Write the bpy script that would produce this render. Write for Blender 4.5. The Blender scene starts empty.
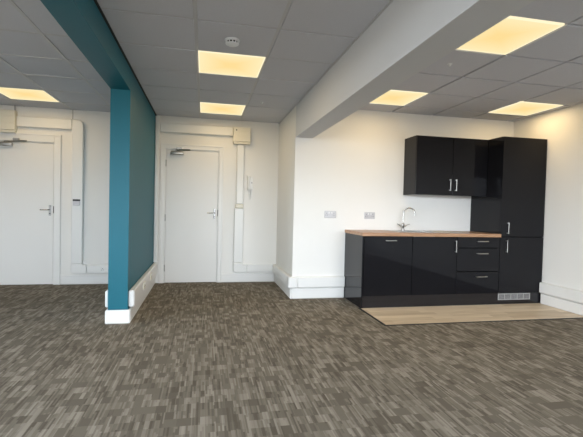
import bpy, bmesh, math, random
from mathutils import Vector, Matrix
random.seed(4)
C = bpy.context.scene.collection
PI = math.pi

# ---------------------------------------------------------------- dimensions (metres)
FZ = -0.017           # carpet level
H = 2.475            # ceiling
D = 6.435            # wall with the two doors
YK = 5.206           # kitchen wall
XT, TT, YT = -0.720, 0.182, 4.299      # teal partition: right face, thickness, front end
XP, BT = 1.132, 0.226                  # corridor right face / white beam thickness
ZB, ZT = 2.064, 2.265                  # beam undersides
XR, XLW, YR = 4.350, -4.60, -2.50      # right wall, left wall, rear (window) wall
YF = 4.588                             # kitchen door fronts

# ---------------------------------------------------------------- materials
def new_mat(name):
    m = bpy.data.materials.new(name); m.use_nodes = True
    nt = m.node_tree; b = nt.nodes['Principled BSDF']
    return m, nt, b
def mat(name, col, rough=0.5, metal=0.0, spec=0.5, var=0.0, scale=20, bump=0.0, coat=0.0):
    m, nt, b = new_mat(name)
    b.inputs['Base Color'].default_value = (*col, 1)
    b.inputs['Roughness'].default_value = rough
    b.inputs['Metallic'].default_value = metal
    b.inputs['Specular IOR Level'].default_value = spec
    b.inputs['Coat Weight'].default_value = coat
    b.inputs['Coat Roughness'].default_value = 0.05
    tc = nt.nodes.new('ShaderNodeTexCoord')
    n = nt.nodes.new('ShaderNodeTexNoise'); n.inputs['Scale'].default_value = scale
    n.inputs['Detail'].default_value = 4
    nt.links.new(tc.outputs['Object'], n.inputs['Vector'])
    if var:
        r = nt.nodes.new('ShaderNodeMix'); r.data_type = 'RGBA'
        r.inputs[6].default_value = (*[c * (1 - var) for c in col], 1)
        r.inputs[7].default_value = (*[min(1, c * (1 + var)) for c in col], 1)
        nt.links.new(n.outputs['Fac'], r.inputs[0]); nt.links.new(r.outputs[2], b.inputs['Base Color'])
    if bump:
        bp = nt.nodes.new('ShaderNodeBump'); bp.inputs['Strength'].default_value = bump
        bp.inputs['Distance'].default_value = 0.002
        nt.links.new(n.outputs['Fac'], bp.inputs['Height']); nt.links.new(bp.outputs['Normal'], b.inputs['Normal'])
    return m

M = {}
M['wall'] = mat('wall_paint', (0.81, 0.80, 0.77), 0.6, var=0.015, scale=3, bump=0.1)
M['gloss_white'] = mat('white_woodwork', (0.80, 0.795, 0.775), 0.35, var=0.01, scale=5)
M['door'] = mat('white_door', (0.78, 0.77, 0.745), 0.4, var=0.012, scale=3)
M['trunk'] = mat('white_plastic', (0.80, 0.80, 0.78), 0.35, var=0.01, scale=8)
M['cream'] = mat('cream_plastic', (0.76, 0.73, 0.63), 0.45, var=0.02, scale=8)
M['teal'] = mat('teal_paint', (0.003, 0.118, 0.165), 0.5, spec=0.35, var=0.03, scale=4, bump=0.1)
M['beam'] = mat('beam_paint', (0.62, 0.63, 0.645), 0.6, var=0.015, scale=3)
M['tile'] = mat('ceiling_tile', (0.60, 0.61, 0.655), 0.9, var=0.05, scale=90, bump=0.3)
M['tbar'] = mat('ceiling_grid', (0.52, 0.52, 0.54), 0.35)
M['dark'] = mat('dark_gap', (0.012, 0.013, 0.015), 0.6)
M['gloss'] = mat('gloss_anthracite', (0.009, 0.009, 0.011), 0.035, spec=0.22, var=0.02, scale=2)
M['carcass'] = mat('anthracite_carcass', (0.016, 0.016, 0.02), 0.35)
M['plinth'] = mat('gloss_plinth', (0.010, 0.010, 0.013), 0.12)
M['steel'] = mat('brushed_steel', (0.50, 0.49, 0.47), 0.3, metal=1.0, var=0.04, scale=60)
M['chrome'] = mat('chrome', (0.40, 0.39, 0.37), 0.22, metal=1.0)
M['satin'] = mat('satin_metal', (0.42, 0.41, 0.39), 0.35, metal=0.9)
M['handle_plate'] = mat('handle_plate', (0.42, 0.42, 0.41), 0.35, metal=0.6)
M['plate'] = mat('grey_socket_plate', (0.50, 0.49, 0.50), 0.4, metal=0.2)
M['black'] = mat('black_plastic', (0.02, 0.02, 0.022), 0.4)
M['grille'] = mat('grille_silver', (0.50, 0.50, 0.50), 0.4, metal=0.4)
M['detector'] = mat('detector_white', (0.78, 0.80, 0.82), 0.4)

def math_node(nt, op, a, b=None, clamp=False):
    n = nt.nodes.new('ShaderNodeMath'); n.operation = op; n.use_clamp = clamp
    for i, v in enumerate((a, b)):
        if v is None: continue
        if isinstance(v, (int, float)): n.inputs[i].default_value = v
        else: nt.links.new(v, n.inputs[i])
    return n.outputs[0]

def carpet():
    m, nt, b = new_mat('striped_carpet')
    tc = nt.nodes.new('ShaderNodeTexCoord'); sp = nt.nodes.new('ShaderNodeSeparateXYZ')
    nt.links.new(tc.outputs['Object'], sp.inputs[0]); X, Y = sp.outputs[0], sp.outputs[1]
    def cell(wx, ly, seed, stagger=False):
        cx = math_node(nt, 'FLOOR', math_node(nt, 'DIVIDE', X, wx))
        if stagger:
            wn = nt.nodes.new('ShaderNodeTexWhiteNoise'); wn.noise_dimensions = '2D'
            cb = nt.nodes.new('ShaderNodeCombineXYZ'); nt.links.new(cx, cb.inputs[0]); cb.inputs[1].default_value = seed + .37
            nt.links.new(cb.outputs[0], wn.inputs['Vector'])
            yy = math_node(nt, 'ADD', math_node(nt, 'DIVIDE', Y, ly), wn.outputs['Value'])
        else:
            yy = math_node(nt, 'DIVIDE', Y, ly)
        cy = math_node(nt, 'FLOOR', yy)
        cb = nt.nodes.new('ShaderNodeCombineXYZ'); nt.links.new(cx, cb.inputs[0]); nt.links.new(cy, cb.inputs[1])
        cb.inputs[2].default_value = seed
        wn = nt.nodes.new('ShaderNodeTexWhiteNoise'); wn.noise_dimensions = '3D'
        nt.links.new(cb.outputs[0], wn.inputs['Vector']); return wn.outputs['Value']
    patch = cell(0.048, 0.083, 1.0)
    big = cell(0.125, 0.166, 2.0)
    c = cell(0.0105, 0.19, 3.0, True)
    d = cell(0.0265, 0.083, 4.0)
    st = math_node(nt, 'ADD', math_node(nt, 'MULTIPLY', c, 0.50), math_node(nt, 'MULTIPLY', d, 0.50))
    plain = math_node(nt, 'LESS_THAN', patch, 0.19)
    inv = math_node(nt, 'SUBTRACT', 1.0, plain)
    s = math_node(nt, 'ADD', math_node(nt, 'MULTIPLY', st, inv), math_node(nt, 'MULTIPLY', plain, 0.30))
    s = math_node(nt, 'ADD', math_node(nt, 'MULTIPLY', s, 0.82), math_node(nt, 'MULTIPLY', big, 0.18))
    cr = nt.nodes.new('ShaderNodeValToRGB'); nt.links.new(s, cr.inputs[0])
    e = cr.color_ramp.elements
    e[0].position = 0.18; e[0].color = (0.110, 0.093, 0.070, 1)
    e[1].position = 0.85; e[1].color = (0.305, 0.272, 0.222, 1)
    k = e.new(0.50); k.color = (0.190, 0.165, 0.129, 1)
    nt.links.new(cr.outputs[0], b.inputs['Base Color'])
    b.inputs['Roughness'].default_value = 0.95; b.inputs['Specular IOR Level'].default_value = 0.15
    n = nt.nodes.new('ShaderNodeTexNoise'); n.inputs['Scale'].default_value = 260
    nt.links.new(tc.outputs['Object'], n.inputs['Vector'])
    bp = nt.nodes.new('ShaderNodeBump'); bp.inputs['Strength'].default_value = 0.35; bp.inputs['Distance'].default_value = 0.003
    nt.links.new(n.outputs['Fac'], bp.inputs['Height']); nt.links.new(bp.outputs[0], b.inputs['Normal'])
    return m
M['carpet'] = carpet()

def wood(name, dark, light, rough, plank, sx=1.5, sy=26):
    m, nt, b = new_mat(name)
    tc = nt.nodes.new('ShaderNodeTexCoord')
    mp = nt.nodes.new('ShaderNodeMapping'); mp.inputs['Scale'].default_value = (sx, sy, sy)
    nt.links.new(tc.outputs['Object'], mp.inputs[0])
    n = nt.nodes.new('ShaderNodeTexNoise'); n.inputs['Scale'].default_value = 1.6; n.inputs['Detail'].default_value = 6
    n.inputs['Distortion'].default_value = 0.6
    nt.links.new(mp.outputs[0], n.inputs['Vector'])
    fac = n.outputs['Fac']
    if plank:
        sp = nt.nodes.new('ShaderNodeSeparateXYZ'); nt.links.new(tc.outputs['Object'], sp.inputs[0])
        row = math_node(nt, 'FLOOR', math_node(nt, 'DIVIDE', sp.outputs[1], plank))
        wn = nt.nodes.new('ShaderNodeTexWhiteNoise'); wn.noise_dimensions = '1D'; nt.links.new(row, wn.inputs['W'])
        col = math_node(nt, 'FLOOR', math_node(nt, 'ADD', math_node(nt, 'DIVIDE', sp.outputs[0], plank * 8), wn.outputs['Value']))
        cb = nt.nodes.new('ShaderNodeCombineXYZ'); nt.links.new(row, cb.inputs[0]); nt.links.new(col, cb.inputs[1])
        w2 = nt.nodes.new('ShaderNodeTexWhiteNoise'); w2.noise_dimensions = '2D'; nt.links.new(cb.outputs[0], w2.inputs['Vector'])
        fac = math_node(nt, 'ADD', math_node(nt, 'MULTIPLY', fac, 0.7), math_node(nt, 'MULTIPLY', w2.outputs['Value'], 0.3))
    cr = nt.nodes.new('ShaderNodeValToRGB'); nt.links.new(fac, cr.inputs[0])
    cr.color_ramp.elements[0].position = 0.3; cr.color_ramp.elements[0].color = (*dark, 1)
    cr.color_ramp.elements[1].position = 0.7; cr.color_ramp.elements[1].color = (*light, 1)
    nt.links.new(cr.outputs[0], b.inputs['Base Color'])
    b.inputs['Roughness'].default_value = rough
    return m
M['oak'] = wood('oak_worktop', (0.31, 0.165, 0.085), (0.48, 0.275, 0.155), 0.35, 0.0)
M['vinyl'] = wood('oak_vinyl', (0.55, 0.43, 0.29), (0.82, 0.69, 0.52), 0.42, 0.09)

def emit(name, col, strength):
    m = bpy.data.materials.new(name); m.use_nodes = True; nt = m.node_tree
    nt.nodes.remove(nt.nodes['Principled BSDF'])
    e = nt.nodes.new('ShaderNodeEmission'); e.inputs[0].default_value = (*col, 1); e.inputs[1].default_value = strength
    nt.links.new(e.outputs[0], nt.nodes['Material Output'].inputs[0]); return m
M['lamp'] = emit('warm_diffuser', (1.0, 0.76, 0.36), 1.0)
def diffuser_nodes():
    nt = M['lamp'].node_tree; e = [n for n in nt.nodes if n.type == 'EMISSION'][0]
    tc = nt.nodes.new('ShaderNodeTexCoord'); sp = nt.nodes.new('ShaderNodeSeparateXYZ'); nt.links.new(tc.outputs['Object'], sp.inputs[0])
    d = math_node(nt, 'MAXIMUM', math_node(nt, 'ABSOLUTE', sp.outputs[0]), math_node(nt, 'ABSOLUTE', sp.outputs[1]))
    cr = nt.nodes.new('ShaderNodeValToRGB'); nt.links.new(math_node(nt, 'MULTIPLY', d, 3.5), cr.inputs[0])
    c = cr.color_ramp.elements
    c[0].position = .15; c[0].color = (1, .74, .32, 1); c[1].position = 1; c[1].color = (1, .86, .50, 1)
    nt.links.new(cr.outputs[0], e.inputs[0])
diffuser_nodes()
def glass():
    m = bpy.data.materials.new('window_glass'); m.use_nodes = True; nt = m.node_tree
    nt.nodes.remove(nt.nodes['Principled BSDF'])
    t = nt.nodes.new('ShaderNodeBsdfTransparent'); g = nt.nodes.new('ShaderNodeBsdfGlossy'); g.inputs['Roughness'].default_value = 0.02
    mx = nt.nodes.new('ShaderNodeMixShader'); fr = nt.nodes.new('ShaderNodeFresnel'); fr.inputs[0].default_value = 1.3
    nt.links.new(fr.outputs[0], mx.inputs[0]); nt.links.new(t.outputs[0], mx.inputs[1]); nt.links.new(g.outputs[0], mx.inputs[2])
    nt.links.new(mx.outputs[0], nt.nodes['Material Output'].inputs[0]); return m
M['glass'] = glass()

# ---------------------------------------------------------------- helpers
ORG = {}
def link(name, bm, m, parent=None, origin=None):
    """ONE mesh object from a bmesh in world coordinates, re-centred on origin."""
    me = bpy.data.meshes.new(name)
    base = ORG[parent.name] if parent else Vector((0, 0, 0))
    org = Vector(origin) if origin is not None else base
    bmesh.ops.translate(bm, verts=bm.verts, vec=-org)
    bmesh.ops.recalc_face_normals(bm, faces=bm.faces)
    bm.to_mesh(me); bm.free()
    o = bpy.data.objects.new(name, me); C.objects.link(o)
    o.data.materials.append(m)
    ORG[o.name] = org
    if parent: o.parent = parent; o.location = org - base
    else: o.location = org
    return o
def box(bm, x0, x1, y0, y1, z0, z1, bev=0.0, seg=1):
    t = bmesh.new()
    bmesh.ops.create_cube(t, size=1)
    for v in t.verts:
        v.co = Vector(((x0 + x1) / 2 + v.co.x * (x1 - x0), (y0 + y1) / 2 + v.co.y * (y1 - y0), (z0 + z1) / 2 + v.co.z * (z1 - z0)))
    if bev: bmesh.ops.bevel(t, geom=list(t.edges), offset=bev, segments=seg, affect='EDGES', profile=0.5)
    merge(bm, t)
def merge(bm, t):
    me = bpy.data.meshes.new('tmp'); t.to_mesh(me); t.free(); bm.from_mesh(me); bpy.data.meshes.remove(me)
def boxes(*bs, bev=0.0, seg=1):
    bm = bmesh.new()
    for b in bs: box(bm, *b, bev=bev, seg=seg)
    return bm
def prism(pts, axis, a, b, bev=0.0):
    """extrude a 2-D outline along an axis from a to b"""
    bm = bmesh.new()
    def P(u, v, w):
        return {0: (w, u, v), 1: (u, w, v), 2: (u, v, w)}[axis]
    lo = [bm.verts.new(P(u, v, a)) for u, v in pts]; hi = [bm.verts.new(P(u, v, b)) for u, v in pts]
    bm.faces.new(lo); bm.faces.new(hi[::-1]); n = len(pts)
    for i in range(n): bm.faces.new((lo[i], lo[(i + 1) % n], hi[(i + 1) % n], hi[i]))
    if bev:
        bmesh.ops.recalc_face_normals(bm, faces=bm.faces)
        bmesh.ops.bevel(bm, geom=list(bm.edges), offset=bev, segments=1, affect='EDGES')
    return bm
def lathe(bm, prof, c, seg=28, axis='z'):
    rings = []
    for r, h in prof:
        ring = []
        for i in range(seg):
            a = 2 * PI * i / seg
            u, v = r * math.cos(a), r * math.sin(a)
            p = {'z': (u, v, h), 'y': (u, h, v), 'x': (h, u, v)}[axis]
            ring.append(bm.verts.new((c[0] + p[0], c[1] + p[1], c[2] + p[2])))
        rings.append(ring)
    for k in range(len(rings) - 1):
        for i in range(seg):
            bm.faces.new((rings[k][i], rings[k][(i + 1) % seg], rings[k + 1][(i + 1) % seg], rings[k + 1][i]))
    bm.faces.new(rings[0]); bm.faces.new(rings[-1][::-1])
    return bm
def tube(bm, pts, r, seg=12):
    pts = [Vector(p) for p in pts]; rings = []; up = None
    for i, p in enumerate(pts):
        d = (pts[min(i + 1, len(pts) - 1)] - pts[max(i - 1, 0)]).normalized()
        if up is None: up = Vector((0, 0, 1)) if abs(d.z) < .9 else Vector((0, 1, 0))
        s = d.cross(up).normalized(); u = s.cross(d).normalized(); up = u
        rr = r[i] if isinstance(r, (list, tuple)) else r
        rings.append([bm.verts.new(p + s * (rr * math.cos(2 * PI * k / seg)) + u * (rr * math.sin(2 * PI * k / seg))) for k in range(seg)])
    for a, b in zip(rings, rings[1:]):
        for k in range(seg): bm.faces.new((a[k], a[(k + 1) % seg], b[(k + 1) % seg], b[k]))
    bm.faces.new(rings[0]); bm.faces.new(rings[-1][::-1])
    return bm
def smooth(o, ang=40):
    for p in o.data.polygons: p.use_smooth = True
    try: o.data.set_sharp_from_angle(angle=math.radians(ang))
    except Exception: pass
    return o
def struct(o, label=None):
    o['kind'] = 'structure'
    if label: o['label'] = label
    return o
def tag(o, label, cat, group=None):
    o['label'] = label; o['category'] = cat
    if group: o['group'] = group
    return o
def thing(name, loc, label, cat, group=None):
    o = bpy.data.objects.new(name, None); C.objects.link(o); o.location = loc
    o.empty_display_size = 0.05
    ORG[o.name] = Vector(loc)
    return tag(o, label, cat, group)

# ---------------------------------------------------------------- room shell
struct(link('floor', boxes((XLW, XR, YR, D + 0.1, FZ - 0.1, FZ)), M['carpet']), 'grey-brown carpet with fine broken stripes')
VX0, VY0 = 1.838, 3.890
struct(link('floor_vinyl', boxes((VX0, XR - 0.029, VY0, YF + 0.011, FZ + 0.0005, FZ + 0.004)), M['vinyl']), 'pale oak vinyl strip in front of the kitchen units')
struct(link('trim_1', boxes((VX0 - 0.022, VX0, VY0 - 0.012, YF + 0.02, FZ + 0.0005, FZ + 0.006), (VX0, XR - 0.03, VY0 - 0.014, VY0, FZ + 0.0005, FZ + 0.006)), M['dark']), 'dark edging strip around the vinyl')

# wall with the two doors
D1 = (-2.862, -2.087, 1.981); D2 = (-0.5636, 0.2052, 1.981); G = 0.034
bm = boxes((XLW, D1[0] - G, D, D + 0.14, FZ, H + .06), (D1[1] + G, D2[0] - G, D, D + 0.14, FZ, H + .06), (D2[1] + G, XP, D, D + 0.14, FZ, H + .06),
           (D1[0] - G, D1[1] + G, D, D + 0.14, D1[2] + G, H + .06), (D2[0] - G, D2[1] + G, D, D + 0.14, D2[2] + G, H + .06))
struct(link('wall_back', bm, M['wall']))
struct(link('wall_kitchen', boxes((XP, XR, YK, D + 0.14, FZ, H + .06)), M['wall']))
struct(link('wall_partition', boxes((XT - TT, XT, YT, D, FZ, H)), M['teal']), 'teal painted partition end')
struct(link('wall_right', boxes((XR, XR + 0.15, YR, D + 0.14, FZ, H + .06)), M['wall']))
struct(link('trim_2', boxes((XT - TT, XT, YR, YT, ZT, H), bev=0.002), M['teal']), 'teal painted ceiling beam')
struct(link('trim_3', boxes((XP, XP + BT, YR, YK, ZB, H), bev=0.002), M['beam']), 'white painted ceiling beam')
struct(link('trim_4', boxes((XT + .0005, XT + 0.016, YR, D - 0.001, H - 0.010, H - .0005)), M['dark']), 'dark strip standing in for the shadow gap along the teal beam')  # shade of the ceiling gap put in as a solid near-black strip
struct(link('trim_5', boxes((XP - 0.014, XP - .0005, YR, D - 0.001, H - 0.008, H - .0005)), M['tbar']), 'grey edge strip along the white beam')

# window wall behind the viewer
wins = [(-4.2, -2.3), (-2.0, -0.1), (0.2, 2.1), (2.35, 4.15)]
WZ0, WZ1 = 0.85, 2.36
bm = bmesh.new(); xs = XLW
for a, b in wins:
    box(bm, xs, a, YR - 0.2, YR, FZ, H + .06); box(bm, a, b, YR - 0.2, YR, FZ, WZ0); box(bm, a, b, YR - 0.2, YR, WZ1, H + .06); xs = b
box(bm, xs, XR, YR - 0.2, YR, FZ, H + .06)
struct(link('wall_front', bm, M['wall']))
for i, (a, b) in enumerate(wins):
    bm = bmesh.new(); y0, y1 = YR - 0.14, YR - 0.08; m = (a + b) / 2
    for q in ((a, b, y0, y1, WZ0, WZ0 + .05), (a, b, y0, y1, WZ1 - .05, WZ1), (a, a + .05, y0, y1, WZ0 + .05, WZ1 - .05), (b - .05, b, y0, y1, WZ0 + .05, WZ1 - .05), (m - .03, m + .03, y0, y1, WZ0 + .05, WZ1 - .05)):
        box(bm, *q)
    w = struct(link('window_%d' % (i + 1), bm, M['gloss_white'], origin=((a + b) / 2, YR - .11, WZ0)))
    link('window_pane', boxes((a + .05, b - .05, YR - .113, YR - .107, WZ0 + .05, WZ1 - .05)), M['glass'], w)
    ld = bpy.data.lights.new('window_portal', 'AREA'); ld.shape = 'RECTANGLE'; ld.size = b - a; ld.size_y = WZ1 - WZ0
    ld.cycles.is_portal = True
    lo = bpy.data.objects.new('window_portal', ld); C.objects.link(lo); lo.location = ((a + b) / 2, YR - .18, (WZ0 + WZ1) / 2)
    lo.rotation_euler = (PI / 2, 0, 0)

# side windows in the left wall, out of frame
lw = [(-1.9, 0.4), (0.8, 3.1)]
bm = bmesh.new(); ys = YR
for a, b in lw:
    box(bm, XLW - .2, XLW, ys, a, FZ, H + .06); box(bm, XLW - .2, XLW, a, b, FZ, WZ0); box(bm, XLW - .2, XLW, a, b, WZ1, H + .06); ys = b
box(bm, XLW - .2, XLW, ys, D + .14, FZ, H + .06)
struct(link('wall_left', bm, M['wall']))
for i, (a, b) in enumerate(lw):
    bm = bmesh.new(); x0, x1 = XLW - 0.14, XLW - 0.08; m = (a + b) / 2
    for q in ((x0, x1, a, b, WZ0, WZ0 + .05), (x0, x1, a, b, WZ1 - .05, WZ1), (x0, x1, a, a + .05, WZ0 + .05, WZ1 - .05), (x0, x1, b - .05, b, WZ0 + .05, WZ1 - .05), (x0, x1, m - .03, m + .03, WZ0 + .05, WZ1 - .05)):
        box(bm, *q)
    w = struct(link('window_%d' % (i + 5), bm, M['gloss_white'], origin=(XLW - .11, m, WZ0)))
    link('window_pane', boxes((XLW - .113, XLW - .107, a + .05, b - .05, WZ0 + .05, WZ1 - .05)), M['glass'], w)
    ld = bpy.data.lights.new('window_portal', 'AREA'); ld.shape = 'RECTANGLE'; ld.size = WZ1 - WZ0; ld.size_y = b - a
    ld.cycles.is_portal = True
    lo = bpy.data.objects.new('window_portal', ld); C.objects.link(lo); lo.location = (XLW - .18, m, (WZ0 + WZ1) / 2)
    lo.rotation_euler = (0, -PI / 2, 0)

# suspended ceiling: 600 mm tiles in three bays
lights = []   # (x0, y0, label)
TS = 0.6
def bay(bm_t, bm_b, X0, X1, Y1, gx, gy, skip, dep=.0):
    xs = [gx + TS * k for k in range(-20, 20) if X0 + .09 < gx + TS * k < X1 - .05]
    ys = [gy + TS * k for k in range(-20, 20) if YR + .05 < gy + TS * k < Y1 - .05]
    ex = [X0] + xs + [X1]; ey = [YR] + ys + [Y1]; g = 0.0145
    for i in range(len(ex) - 1):
        for j in range(len(ey) - 1):
            x0, x1, y0, y1 = ex[i], ex[i + 1], ey[j], ey[j + 1]
            if any(abs((x0 + x1) / 2 - sx - .3) < .05 and abs((y0 + y1) / 2 - sy - .3) < .05 for sx, sy in skip): continue
            a = x0 + (g if i else 0); b = x1 - (g if i < len(ex) - 2 else 0)
            c = y0 + (g if j else 0); d = y1 - (g if j < len(ey) - 2 else 0)
            if b - a < .02 or d - c < .02: continue
            dz = random.choice((0, 0, 0.0, 0.002, 0.003))
            box(bm_t, a, b, c, d, H + dz, H + 0.03)
    for x in xs: box(bm_b, x - .0125, x + .0125, YR, Y1, H + dep, H + .05)
    for y in ys: box(bm_b, X0, X1, y - .0125, y + .0125, H + dep + .0005, H + .049)
bt_, bb_ = bmesh.new(), bmesh.new()
GXC, GYC = -0.083, 3.045
GXK, GYK = 2.440, 2.450
GXL, GYL = -1.269, 3.615
cor = [(GXC, GYC + .6), (GXC, GYC + 2.4)]
kit = [(GXK - .6, GYK), (GXK - .6, GYK + 1.8), (GXK + 1.2, GYK + 1.8)]
lef = [(GXL - 1.2, GYL + 1.8)]
bay(bt_, bb_, XT, XP, D, GXC, GYC, cor, .006)
bay(bt_, bb_, XP + BT, XR, YK, GXK, GYK, kit, .016)
bay(bt_, bb_, XLW, XT - TT, D, GXL, GYL, lef, -.002)
ceil = struct(link('ceiling', bt_, M['tile']), 'grey suspended ceiling tiles')
gr = link('ceiling_grid', bb_, M['tbar'], ceil)
struct(link('ceiling_slab', boxes((XLW, XR, YR - .2, D + .14, H + .06, H + .16)), M['tbar']))

def ceiling_light(x, y, label):
    t = thing('ceiling_light', (x + .3, y + .3, H), label, 'ceiling light', 'square ceiling light panels')
    a, b, c, d = x + .010, x + .590, y + .010, y + .590; w = .012
    link('light_frame', boxes((a, b, c, c + w, H - .001, H + .03), (a, b, d - w, d, H - .001, H + .03), (a, a + w, c + w, d - w, H - .001, H + .03), (b - w, b, c + w, d - w, H - .001, H + .03)), M['lamp_frame'], t)
    link('diffuser', boxes((a + w, b - w, c + w, d - w, H + .002, H + .02)), M['lamp'], t)
    ld = bpy.data.lights.new('panel_lamp', 'AREA'); ld.shape = 'SQUARE'; ld.size = .55; ld.energy = 5.5; ld.color = (1, .72, .38)
    lo = bpy.data.objects.new('panel_lamp', ld); C.objects.link(lo); lo.parent = t; lo.location = (0, 0, -.004)
M['lamp_frame'] = emit('warm_diffuser_edge', (1.0, 0.88, 0.58), 1.1)
ceiling_light(*cor[0], 'square glowing ceiling panel beside the smoke detector, between teal beam and white beam')
ceiling_light(*cor[1], 'square glowing ceiling panel closest to the door with the intercom handset beside it')
ceiling_light(*kit[0], 'large glowing ceiling panel at the top right, nearest the viewer, beside the white beam')
ceiling_light(*kit[1], 'glowing ceiling panel above the sink, partly cut off by the white beam')
ceiling_light(*kit[2], 'glowing ceiling panel in front of the tall black cabinet by the right wall')
ceiling_light(*lef[0], 'glowing ceiling panel left of the teal beam, over the left door')

# ---------------------------------------------------------------- skirting
SH = 0.118
def skirt(pts_outer, name, m=None):
    """each run: (x0,x1,y0,y1)"""
    bm = bmesh.new()
    for x0, x1, y0, y1 in pts_outer: box(bm, x0, x1, y0, y1, FZ + 0.0005, SH, bev=0.009)
    return struct(link(name, bm, m or M['gloss_white']))
skirt([(D1[1] + .10, XT - TT - .031, D - .022, D - .0005)], 'baseboard_back_left')
skirt([(D2[1] + .072, XP - .03, D - .022, D - .0005)], 'baseboard_back_right')
skirt([(XT - TT - .022, XT + .03, YT - .03, YT - .0005), (XT + .0005, XT + .03, YT, D - .001), (XT - TT - .022, XT - TT - .0005, YT, D - .001)], 'baseboard_partition')
skirt([(XP - .03, XP - .0005, YK - .03, D - .023), (XP, 1.835, YK - .03, YK - .0005)], 'baseboard_kitchen')
skirt([(XR - .03, XR - .0005, YR, YF - .004)], 'baseboard_right')

# ---------------------------------------------------------------- doors
def lever(parent, x, y, z, sgn, m):
    """lever handle on a narrow back plate, lever pointing to sgn"""
    h = link('door_handle', boxes((x - .016, x + .016, y - .008, y - .0005, z - .085, z + .065), bev=.003), m, parent, origin=(x, y, z))
    bm = bmesh.new()
    tube(bm, [(x, y - .008, z), (x, y - .045, z), (x + sgn * .008, y - .054, z), (x + sgn * .11, y - .055, z - .002)], [.009, .009, .009, .008])
    smooth(link('lever', bm, M['chrome'], h))
    bm = bmesh.new(); lathe(bm, [(.009, -.013), (.009, -.008)], (x, y, z - .055), axis='y')
    link('keyhole', bm, M['black'], h)
    bm = bmesh.new(); lathe(bm, [(.011, -.022), (.013, -.008)], (x, y, z + .045), axis='y')
    link('thumb_turn', bm, M['satin'], h)
def closer(parent, x0, x1, z, y, bx):
    bm = boxes((x0, x1, y - .062, y - .002, z - .028, z + .022), bev=.012, seg=2)
    c = smooth(link('door_closer', bm, M['satin'], parent, origin=((x0 + x1) / 2, y, z)))
    bm = boxes((bx - .03, bx + .045, y - .05, y - .0125, z + .045, z + .085), bev=.004)
    link('closer_bracket', bm, M['satin'], c)
    bm = bmesh.new(); tube(bm, [((x0 + x1) / 2, y - .04, z + .02), ((x0 + x1) / 2, y - .045, z + .034), (bx + .17, y - .12, z + .036)], .007)
    tube(bm, [(bx + .17, y - .12, z + .044), (bx + .01, y - .045, z + .052)], .007)
    link('closer_arm', bm, M['satin'], c)
def make_door(name, d, hx, aw, ah, label, hinge_left=True):
    x0, x1, zt = d; yl = D + .002
    leaf = struct(link(name, boxes((x0 + .003, x1 - .003, yl, yl + .044, FZ + .006, zt - .003), bev=.002), M['door'], origin=((x0 + x1) / 2, D, 0)), label)
    # lining set back so a joint shows round the leaf
    link('door_lining', boxes((x0 - G + .001, x0, D + .0005, D + .13, FZ + .001, zt + G - .001), (x1, x1 + G - .001, D + .0005, D + .13, FZ + .001, zt + G - .001), (x0, x1, D + .0005, D + .13, zt, zt + G - .001)), M['gloss_white'], leaf)
    bm = bmesh.new()
    for q in ((x0 - aw, x0 - .012, FZ + 0.001, zt + ah), (x1 + .012, x1 + aw, FZ + 0.001, zt + ah), (x0 - .012, x1 + .012, zt + .012, zt + ah)):
        box(bm, q[0], q[1], D - .018, D - .0005, q[2], q[3], bev=.004)
    # raised outer moulding
    for q in ((x0 - aw, x0 - aw + .02, FZ + 0.001, zt + ah), (x1 + aw - .02, x1 + aw, FZ + 0.001, zt + ah), (x0 - aw + .02, x1 + aw - .02, zt + ah - .02, zt + ah)):
        box(bm, q[0], q[1], D - .027, D - .018, q[2], q[3], bev=.003)
    link('architrave', bm, M['gloss_white'], leaf)
    link('dark_stop_backing', boxes((x0, x0 + .02, yl + .046, yl + .06, FZ + .001, zt), (x1 - .02, x1, yl + .046, yl + .06, FZ + .001, zt), (x0, x1, yl + .046, yl + .06, zt - .02, zt), (x0, x1, yl + .062, yl + .08, FZ + .001, zt)), M['dark'], leaf)  # stop and backing sheet coloured near-black to give the joint its shadow line
    lever(leaf, hx, yl, 1.05, -1, M['handle_plate'])
    for z in (.21, .965, 1.78):
        bm = bmesh.new(); lathe(bm, [(.007, -.05), (.007, .05)], (x0 - .001, D - .006, z), seg=12)
        link('hinge', bm, M['satin'], leaf)
    return leaf
d1 = make_door('door_1', D1, -2.132, .098, .125, 'plain white door on the left, cut off by the picture edge')
d2 = make_door('door_2', D2, .160, .078, .088, 'plain white door at the end of the corridor')
closer(d2, -.50, -.31, 1.935, D, -.385)
closer(d1, -2.79, -2.60, 1.945, D, -2.56)
# latch plates seen in the right-hand joints
link('latch_plate', boxes((D2[1] - .004, D2[1] + .006, D - .001, D + .0015, 1.00, 1.10)), M['dark'], d2)
link('latch_plate', boxes((D1[1] - .004, D1[1] + .006, D - .001, D + .0015, 1.00, 1.10)), M['dark'], d1)

# ---------------------------------------------------------------- cable trunking
def arc(cx, cz, r, a0, a1, n=6):
    return [(cx + r * math.cos(math.radians(a0 + (a1 - a0) * i / n)), cz + r * math.sin(math.radians(a0 + (a1 - a0) * i / n))) for i in range(n + 1)]
TD = 0.058
TZ0, TZ1 = 0.142, 0.272
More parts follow.
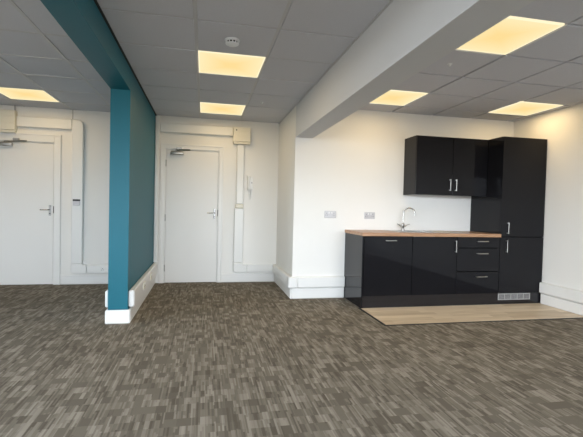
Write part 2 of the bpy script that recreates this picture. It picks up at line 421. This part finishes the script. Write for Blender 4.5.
# left room
VX0L, VX1L = -1.838, -1.690
t = thing('cable_trunking', (-1.76, D, 0.0), 'white trunking run dropping beside the left door and turning to the teal partition', 'trunking', 'white cable trunking runs')
smooth(link('vertical_trunking', prism([(VX0L, .29), (VX1L, .29), (VX1L, 2.257)] + arc(VX1L - .075, 2.257, .075, 0, 90)[1:] + [(VX0L, 2.332)], 1, D - TD - .008, D - .001, .009), M['trunk'], t), 30)
smooth(link('trunking_bend', prism(arc(VX0L + .04, TZ0 + .04, .04, 180, 270) + [(VX1L + .06, TZ0), (VX1L + .06, TZ1), (VX1L, TZ1), (VX1L, .289), (VX0L, .289)], 1, D - TD - .01, D - .001, .009), M['trunk'], t), 30)
link('trunking_cover', boxes((VX1L + .061, XT - TT - .035, D - TD, D - .023, TZ0, TZ1), bev=.011), M['trunk'], t)
link('trunking_cover', boxes((-2.545, VX0L - .001, D - TD, D - .001, 2.185, 2.332), bev=.011), M['trunk'], t)
# joint line above the bend, a thin cable to the ceiling
tag(link('thin_cable', tube(bmesh.new(), [(-1.845, D - .006, 2.334), (-1.845, D - .006, H - .001)], .005), M['satin']), 'thin grey cable rising from the left room trunking to the ceiling', 'cable', 'thin grey cables')
tag(link('thin_cable', tube(bmesh.new(), [(-2.572, D - .03, 2.405), (-2.572, D - .03, H - .001)], .008), M['satin']), 'short grey cable rising from the cream box over the left door', 'cable', 'thin grey cables')
# on both faces of the partition
tag(link('cable_trunking', boxes((XT + .0005, XT + TD, YT + .028, D - .001 - .0, SH + .016, TZ1 + .028), bev=.011), M['gloss_white']), 'white trunking along the corridor face of the teal partition', 'trunking', 'white cable trunking runs')
tag(link('cable_trunking', boxes((XT - TT - .034, XT - TT - .0005, YT + .028, D - .001, SH + .016, TZ1 + .028), bev=.011), M['trunk']), 'white trunking on the left room face of the teal partition', 'trunking', 'white cable trunking runs')
tag(link('corner_casing', boxes((XT + .0005, XT + .064, D - .06, D - .001, TZ1 + .03, H - .012), bev=.011), M['gloss_white']), 'tall white casing strip in the corner between teal wall and corridor door', 'casing')
# corridor door wall
t = thing('cable_trunking', (.527, D, 0), 'white trunking run over the corridor door and down past the intercom handset', 'trunking', 'white cable trunking runs')
link('trunking_cover', boxes((XT + .066, .415, D - TD, D - .001, 2.228, 2.368), bev=.011), M['trunk'], t)
link('vertical_trunking', boxes((.478, .590, D - TD, D - .001, 1.199, 2.108), bev=.011), M['trunk'], t)
link('trunking_joint', boxes((.466, .594, D - TD - .008, D - .001, 1.132, 1.198), bev=.011), M['cream'], t)
link('vertical_trunking', boxes((.455, .600, D - TD - .004, D - .001, .292, 1.131), bev=.011), M['trunk'], t)
smooth(link('trunking_bend', prism(arc(.455 + .04, TZ0 + .04, .04, 180, 270) + [(.66, TZ0), (.66, TZ1), (.60, TZ1), (.60, .291), (.455, .291)], 1, D - TD - .006, D - .001, .009), M['trunk'], t), 30)
link('trunking_cover', boxes((.661, XP - TD - .001, D - TD, D - .023, TZ0, TZ1), bev=.011), M['trunk'], t)
# around the pier to the kitchen
t = thing('cable_trunking', (XP, YK, 0), 'white trunking wrapping the wall corner left of the kitchen units', 'trunking', 'white cable trunking runs')
link('trunking_cover', boxes((XP - TD, XP - .0005, YK - .0, D - TD - .002, SH + .012, TZ1), bev=.011), M['trunk'], t)
link('trunking_bend', boxes((XP - TD, XP + .06, YK - TD, YK - .0005, SH + .012, TZ1), (XP - TD, XP - .0005, YK - .001, YK + .06, SH + .012, TZ1), bev=.011), M['trunk'], t)
link('trunking_cover', boxes((XP + .062, 1.835, YK - TD + .001, YK - .0005, SH + .012, TZ1 - .001), bev=.011), M['trunk'], t)
# right wall
tag(link('cable_trunking', boxes((XR - TD, XR - .0005, YR, YF - .004, SH + .012, TZ1 - .004), bev=.011), M['trunk']), 'white trunking along the right wall in front of the tall cabinet', 'trunking', 'white cable trunking runs')

# ---------------------------------------------------------------- boxes, sockets, handset
def control_box(x0, x1, z0, z1, label):
    y1 = D - .001; y0 = D - .10
    t = thing('control_box', ((x0 + x1) / 2, D, z0), label, 'box', 'cream control boxes')
    link('box_body', boxes((x0, x1, y0, y1, z0 + .035, z1), bev=.006), M['cream'], t)
    link('box_lip', boxes((x0 + .006, x1 - .004, y0 + .012, y1, z0, z0 + .034), bev=.004), M['cream'], t)
    hh = (z1 - z0 - .035) / 3
    for k in range(2):
        zz = z0 + .035 + hh * (k + 1)
        link('ridge', boxes((x0 + .05, x1 - .006, y0 - .006, y0, zz - .004, zz + .004), bev=.002), M['cream'], t)
    bm = bmesh.new(); lathe(bm, [(.010, -.008), (.010, 0)], (x0 + .045, y0, z1 - .045), axis='y', seg=14)
    link('indicator', bm, M['black'], t)
    return t
control_box(.417, .678, 2.110, 2.362, 'cream control box above the vertical trunking, right of the corridor door')
control_box(-2.800, -2.548, 2.095, 2.400, 'cream control box above the left door at the picture edge')

def socket(x, y, z, w, h, axis, label, plate='plate', group=None):
    """double socket; axis 'y' faces -y, axis '+x' faces +x"""
    t = thing('wall_socket', (x, y, z), label, 'socket', 'double wall sockets')
    def bx(u0, u1, d0, d1, z0, z1, bev=0.0):
        if axis == 'y': return boxes((x + u0, x + u1, y - d1, y - d0, z + z0, z + z1), bev=bev)
        return boxes((x + d0, x + d1, y + u0, y + u1, z + z0, z + z1), bev=bev)
    link('face_plate', bx(-w / 2, w / 2, .0005, .010, -h / 2, h / 2, .003), M[plate], t)
    for s in (-1, 1):
        link('switch', bx(s * w * .12 - .006, s * w * .12 + .006, .010, .015, h * .12, h * .36, .001), M['trunk'], t)
        for u, zz in ((0, .14), (-.011, -.10), (.011, -.10)):
            link('socket_hole', bx(s * w * .31 + u - .003, s * w * .31 + u + .003, .009, .0108, h * zz - .005, h * zz + .005), M['black'], t)
    return t
socket(1.622, YK, 1.084, .160, .090, 'y', 'grey double wall socket further left, nearest the white wall corner')
socket(2.170, YK, 1.079, .150, .088, 'y', 'grey double wall socket just left of the kitchen tap, over the oak worktop')
socket(-1.37, D - TD, .205, .146, .086, 'y', 'white double socket on the low trunking left of the teal partition', 'trunk')
socket(XT + TD, 5.00, .225, .146, .086, '+x', 'white double socket on the teal wall trunking, nearer the viewer', 'cream')
socket(XT + TD, 5.62, .225, .146, .086, '+x', 'white double socket on the teal wall trunking, nearer the corridor door', 'cream')

t = thing('card_reader', (-1.765, D - TD - .008, 1.12), 'small white reader with black top band on the vertical trunking by the left door', 'reader')
link('reader_body', boxes((-1.812, -1.722, D - .085, D - TD - .0085, 1.118, 1.178), bev=.003), M['plate'], t)
link('reader_band', boxes((-1.814, -1.720, D - .088, D - TD - .0085, 1.180, 1.206), bev=.003), M['black'], t)

t = thing('intercom_handset', (.69, D, 1.41), 'white intercom handset with a hanging coiled cord on the wall right of the corridor door', 'intercom')
link('intercom_base', boxes((.648, .738, D - .022, D - .001, 1.43, 1.625), bev=.008, seg=2), M['trunk'], t)
bm = bmesh.new()
prof = [(1.418, .020), (1.44, .024), (1.47, .021), (1.53, .016), (1.58, .021), (1.612, .026), (1.632, .020)]
pts = [(.668, D - .047 - (.010 if 1.46 < z < 1.58 else 0), z) for z, r in prof]
tube(bm, pts, [r for z, r in prof], seg=14)
smooth(link('handset', bm, M['trunk'], t), 60)
link('call_button', boxes((.708, .728, D - .026, D - .022, 1.52, 1.54)), M['plate'], t)
bm = bmesh.new(); cpts = []
for i in range(80):
    s = i / 79; a = s * PI
    cx = .672 + .040 * (1 - math.cos(a)) / 2 * 1.0; cz = 1.43 - .155 * math.sin(a)
    cpts.append((cx + .006 * math.cos(i * 1.3), D - .022 + .006 * math.sin(i * 1.3) * .8, cz))
tube(bm, cpts, .0035, seg=6)
smooth(link('coiled_cord', bm, M['trunk'], t), 60)

# ceiling devices
t = thing('smoke_detector', (.195, 3.337, H), 'round white smoke detector on the corridor ceiling, in front of the light panel', 'smoke detector')
bm = bmesh.new(); lathe(bm, [(.058, -.0005), (.060, -.006), (.056, -.016)], (.195, 3.337, H), seg=36)
smooth(link('detector_base', bm, M['detector'], t))
bm = bmesh.new(); lathe(bm, [(.046, -.016), (.046, -.030)], (.195, 3.337, H), seg=36)
link('sensing_slots', bm, M['black'], t)
for k in range(12):
    a = 2 * PI * k / 12; bx_, by_ = .195 + .049 * math.cos(a), 3.337 + .049 * math.sin(a)
    link('rib', boxes((bx_ - .004, bx_ + .004, by_ - .004, by_ + .004, H - .031, H - .015)), M['detector'], t)
bm = bmesh.new(); lathe(bm, [(.052, -.031), (.050, -.036), (.030, -.046), (.010, -.048)], (.195, 3.337, H), seg=36)
smooth(link('detector_cap', bm, M['detector'], t))
def small_sensor(x, y, label):
    bm = bmesh.new(); lathe(bm, [(.022, -.0005), (.022, -.004), (.012, -.006), (.010, -.02), (.004, -.022)], (x, y, H), seg=24)
    tag(smooth(link('ceiling_sensor', bm, M['detector'])), label, 'sensor', 'small ceiling sensors')
small_sensor(2.117, 3.351, 'tiny round sensor on the ceiling tile right of the white beam')
small_sensor(.687, 5.19, 'tiny round sensor on the corridor ceiling tile right of the far light panel')

# ---------------------------------------------------------------- kitchen
KX0, KX1, KX2, KX3, KX4 = 1.837, 2.482, 3.086, 3.694, 4.343
ZD0, ZD1 = .128, .842          # door band
WT0, WT1 = .848, .888
def carcass(name, x0, x1, y0, y1, z0, z1, parent, top=False):
    s = .018
    q = [(x0, x0 + s, y0, y1, z0, z1), (x1 - s, x1, y0, y1, z0, z1), (x0 + s, x1 - s, y0, y1, z0, z0 + s), (x0 + s, x1 - s, y1 - s, y1, z0 + s, z1)]
    if top: q.append((x0 + s, x1 - s, y0, y1 - s, z1 - s, z1))
    return link(name, boxes(*q), M['carcass'], parent)
def front(name, x0, x1, z0, z1, parent, y=YF):
    return link(name, boxes((x0 + .003, x1 - .003, y, y + .019, z0 + .0025, z1 - .0025), bev=.0012), M['gloss'], parent)
def handle(parent, x0, x1, z0, z1, y=YF):
    """flat bar handle on two feet, horizontal or vertical"""
    r = .0045; bm = bmesh.new()
    if x1 - x0 > z1 - z0:
        z = (z0 + z1) / 2
        box(bm, x0, x1, y - .034, y - .024, z - r, z + r, bev=.002)
        for x in (x0 + .008, x1 - .008): box(bm, x - .006, x + .006, y - .026, y - .0005, z - .005, z + .005)
    else:
        x = (x0 + x1) / 2
        box(bm, x - r, x + r, y - .034, y - .024, z0, z1, bev=.002)
        for z in (z0 + .008, z1 - .008): box(bm, x - .005, x + .005, y - .026, y - .0005, z - .006, z + .006)
    return link('handle', bm, M['steel'], parent, origin=((x0 + x1) / 2, y, (z0 + z1) / 2))
YC0, YC1 = YF + .020, YK - .055
# end panel
tag(link('end_panel', boxes((KX0, KX0 + .020, YF + .001, YK - .001, FZ + .0045, WT0 - .001), bev=.001), M['gloss']), 'glossy black end panel closing the left side of the base units', 'panel')
t = thing('base_cabinet', ((KX0 + KX1) / 2, YF, .13), 'glossy black base unit with a horizontal bar handle, furthest left under the worktop', 'cabinet')
carcass('body', KX0 + .021, KX1 - .001, YC0, YC1, ZD0, WT0 - .001, t)
f = front('door', KX0 + .021, KX1, ZD0, ZD1, t); handle(f, 2.125, 2.262, .789, .802)
t = thing('base_cabinet', ((KX1 + KX2) / 2, YF, .13), 'glossy black sink unit with one vertical handle, between bar-handled unit and drawers', 'cabinet')
carcass('body', KX1 + .001, KX2 - .001, YC0, YC1, ZD0, WT0 - .001, t)
f = front('door', KX1, KX2, ZD0, ZD1, t); handle(f, 3.052, 3.066, .655, .802)
t = thing('drawer_cabinet', ((KX2 + KX3) / 2, YF, .13), 'glossy black three-drawer base unit beside the tall cabinet', 'cabinet')
carcass('body', KX2 + .001, KX3 - .001, YC0, YC1, ZD0, WT0 - .001, t)
for z0, z1, zh in ((.710, ZD1, .793), (.414, .707, .640), (ZD0, .411, .349)):
    f = front('drawer', KX2, KX3, z0, z1, t); handle(f, 3.355, 3.510, zh - .0065, zh + .0065)
t = thing('tall_cabinet', ((KX3 + KX4) / 2, YF, .0), 'tall glossy black cabinet with two doors against the right wall', 'cabinet')
s = .019; ZTT = 2.128
link('body', boxes((KX3, KX3 + s, YC0, YK - .001, .1275, ZTT - .001), (KX4 - s, KX4, YC0, YK - .001, .1275, ZTT - .001), (KX3 + s, KX4 - s, YC0, YK - .02, .13, .148), (KX3 + s, KX4 - s, YC0, YK - .02, ZTT - .02, ZTT - .001), (KX3 + s, KX4 - s, YK - .02, YK - .001, .13, ZTT - .001)), M['gloss'], t)
f = front('door', KX3, KX4, ZD0 + .004, .851, t); handle(f, 3.774, 3.788, .655, .812)
f = front('door', KX3, KX4, .854, ZTT, t); handle(f, 3.784, 3.798, .892, 1.038)
# wall unit
WX0, WX1, WXM, WY, WB, WTOP = 2.651, KX3 - .002, 3.178, 4.874, 1.3686, 2.128
t = thing('wall_cabinet', ((WX0 + WX1) / 2, WY, WB), 'glossy black two-door wall cabinet hung above the worktop', 'cabinet')
link('body', boxes((WX0, WX0 + s, WY + .02, YK - .001, WB, WTOP), (WX1 - s, WX1, WY + .02, YK - .001, WB, WTOP), (WX0 + s, WX1 - s, WY + .02, YK - .001, WB, WB + s), (WX0 + s, WX1 - s, WY + .02, YK - .001, WTOP - s, WTOP), (WX0 + s, WX1 - s, YK - .01, YK - .001, WB + s, WTOP - s)), M['gloss'], t)
f = front('door', WX0, WXM, WB, WTOP, t, WY); handle(f, 3.128, 3.142, 1.430, 1.580, WY)
f = front('door', WXM, WX1, WB, WTOP, t, WY); handle(f, 3.214, 3.228, 1.430, 1.580, WY)
# plinth and vent
tag(link('plinth', boxes((KX0 + .0205, KX4 - .001, YF + .012, YF + .030, FZ + .0045, .1265)), M['plinth']), 'dark glossy plinth running along the foot of all kitchen units', 'plinth')
t = thing('vent_grille', (3.94, YF + .01, .04), 'silver slatted vent grille set in the plinth under the tall cabinet', 'grille')
gx0, gx1, gz0, gz1, gy = 3.700, 4.175, .042, .124, YF + .0115
q = [(gx0, gx1, gy - .006, gy, gz0, gz0 + .008), (gx0, gx1, gy - .006, gy, gz1 - .008, gz1)]
for k in range(6):
    x = gx0 + .004 + (gx1 - gx0 - .008) * k / 5; q.append((x - .004, x + .004, gy - .0055, gy, gz0 + .008, gz1 - .008))
link('grille_frame', boxes(*q), M['grille'], t)
q = []
for k in range(45):
    x = gx0 + .010 + (gx1 - gx0 - .020) * k / 44; q.append((x - .0014, x + .0014, gy - .004, gy - .0005, gz0 + .008, gz1 - .008))
link('slats', boxes(*q), M['grille'], t)
# worktop with sink cut-out
SX0, SX1, SY0, SY1 = 2.36, 3.24, 4.70, 5.15
wx0, wx1, wy0, wy1 = KX0 - .008, KX3 - .001, YF - .018, YK - .001
bx0, bx1, by0, by1 = SX0 + .15, SX0 + .51, SY0 + .04, SY1 - .085
bm = bmesh.new()
for q in ((wx0, wx1, wy0, by0), (wx0, wx1, by1, wy1), (wx0, bx0, by0, by1), (bx1, wx1, by0, by1)): box(bm, q[0], q[1], q[2], q[3], WT0, WT1)
bmesh.ops.remove_doubles(bm, verts=bm.verts, dist=1e-5)
tag(link('worktop', bm, M['oak']), 'oak-effect worktop over the base units', 'worktop')
t = thing('kitchen_sink', ((SX0 + SX1) / 2, 4.9, WT1), 'stainless steel inset sink with drainer in the oak worktop', 'sink')
zr = WT1 + .0005
link('rim', boxes((SX0, SX1, SY0, by0, zr, zr + .004), (SX0, SX1, by1, SY1, zr, zr + .004), (SX0, bx0, by0, by1, zr, zr + .004), (bx1, SX1, by0, by1, zr, zr + .004)), M['steel'], t)
e = .0015; zb = WT1 - .15
link('bowl', boxes((bx0 + .001, bx0 + .001 + e, by0 + .001, by1 - .001, zb, zr), (bx1 - .001 - e, bx1 - .001, by0 + .001, by1 - .001, zb, zr), (bx0 + .0025, bx1 - .0025, by0 + .001, by0 + .001 + e, zb, zr), (bx0 + .0025, bx1 - .0025, by1 - .001 - e, by1 - .001, zb, zr), (bx0 + .001, bx1 - .001, by0 + .001, by1 - .001, zb - e, zb)), M['steel'], t)
q = []
for k in range(8):
    y = by0 + .02 + k * (by1 - by0 - .04) / 7; q.append((bx1 + .04, SX1 - .04, y - .004, y + .004, zr + .004, zr + .0065))
link('drainer_ribs', boxes(*q, bev=.001), M['steel'], t)
bm = bmesh.new(); lathe(bm, [(.035, 0), (.035, .002), (.02, .001)], ((bx0 + bx1) / 2, (by0 + by1) / 2, zb), seg=20)
link('drain', bm, M['chrome'], t)
# tap
tx, ty, tz = 2.612, 5.105, zr + .0045
t = thing('kitchen_tap', (tx, ty, tz), 'chrome swan-neck mixer tap with two lever handles behind the sink', 'tap')
bm = bmesh.new(); lathe(bm, [(.026, 0), (.026, .006), (.017, .014), (.015, .05), (.019, .056), (.019, .085), (.012, .095)], (tx, ty, tz), seg=20)
smooth(link('tap_body', bm, M['chrome'], t))
dx, dy = .78, -.62; r = .075; zt_ = .225
pts = [(tx, ty, tz + .09), (tx, ty, tz + .15), (tx, ty, tz + zt_)]
for i in range(1, 15):
    a = PI * i / 14 * 1.0
    pts.append((tx + dx * r * (1 - math.cos(a)), ty + dy * r * (1 - math.cos(a)), tz + zt_ + r * math.sin(a)))
pts.append((pts[-1][0] + dx * .002, pts[-1][1], pts[-1][2] - .022))
bm = bmesh.new(); tube(bm, pts, .0095, seg=14)
smooth(link('spout', bm, M['chrome'], t))
for s_ in (-1, 1):
    bm = bmesh.new()
    tube(bm, [(tx + s_ * .010, ty, tz + .045), (tx + s_ * .036, ty - .006, tz + .060)], .009)
    tube(bm, [(tx + s_ * .034, ty - .006, tz + .060), (tx + s_ * .090, ty - .012, tz + .086)], [.0065, .0045])
    smooth(link('tap_lever', bm, M['chrome'], t))

# ---------------------------------------------------------------- camera
cam = bpy.data.cameras.new('camera'); co = bpy.data.objects.new('camera', cam); C.objects.link(co)
R = Vector((0.97807296, -0.20687744, 0.02397923)); U = Vector((-0.01800701, 0.03070351, 0.99936632)); F = Vector((0.2074826, 0.97788497, -0.02630503))
m = Matrix((R, U, -F)).transposed().to_4x4(); m.translation = (0, 0, 1.1608); co.matrix_world = m
cam.sensor_width = 36; cam.sensor_fit = 'HORIZONTAL'; cam.lens = 413.498 / 583 * 36; cam.clip_start = .05
bpy.context.scene.camera = co

# ---------------------------------------------------------------- daylight
w = bpy.data.worlds.new('sky'); bpy.context.scene.world = w; w.use_nodes = True; nt = w.node_tree
bg = nt.nodes['Background']
tc = nt.nodes.new('ShaderNodeTexCoord'); sp = nt.nodes.new('ShaderNodeSeparateXYZ'); nt.links.new(tc.outputs['Generated'], sp.inputs[0])
cr = nt.nodes.new('ShaderNodeValToRGB'); nt.links.new(math_node(nt, 'ADD', math_node(nt, 'MULTIPLY', sp.outputs[2], .5), .5), cr.inputs[0])
e = cr.color_ramp.elements
e[0].position = .47; e[0].color = (.20, .19, .17, 1); e[1].position = .53; e[1].color = (.84, .92, 1.0, 1)
k = e.new(1.0); k.color = (.72, .84, 1.0, 1)
nt.links.new(cr.outputs[0], bg.inputs[0]); bg.inputs[1].default_value = 20.5

sc = bpy.context.scene
sc.view_settings.view_transform = 'Standard'; sc.view_settings.look = 'None'
sc.view_settings.exposure = 0.0; sc.view_settings.gamma = 1.0; sc.view_settings.use_curve_mapping = False
sc.cycles.max_bounces = 12; sc.cycles.diffuse_bounces = 8; sc.cycles.glossy_bounces = 4; sc.cycles.transparent_max_bounces = 8
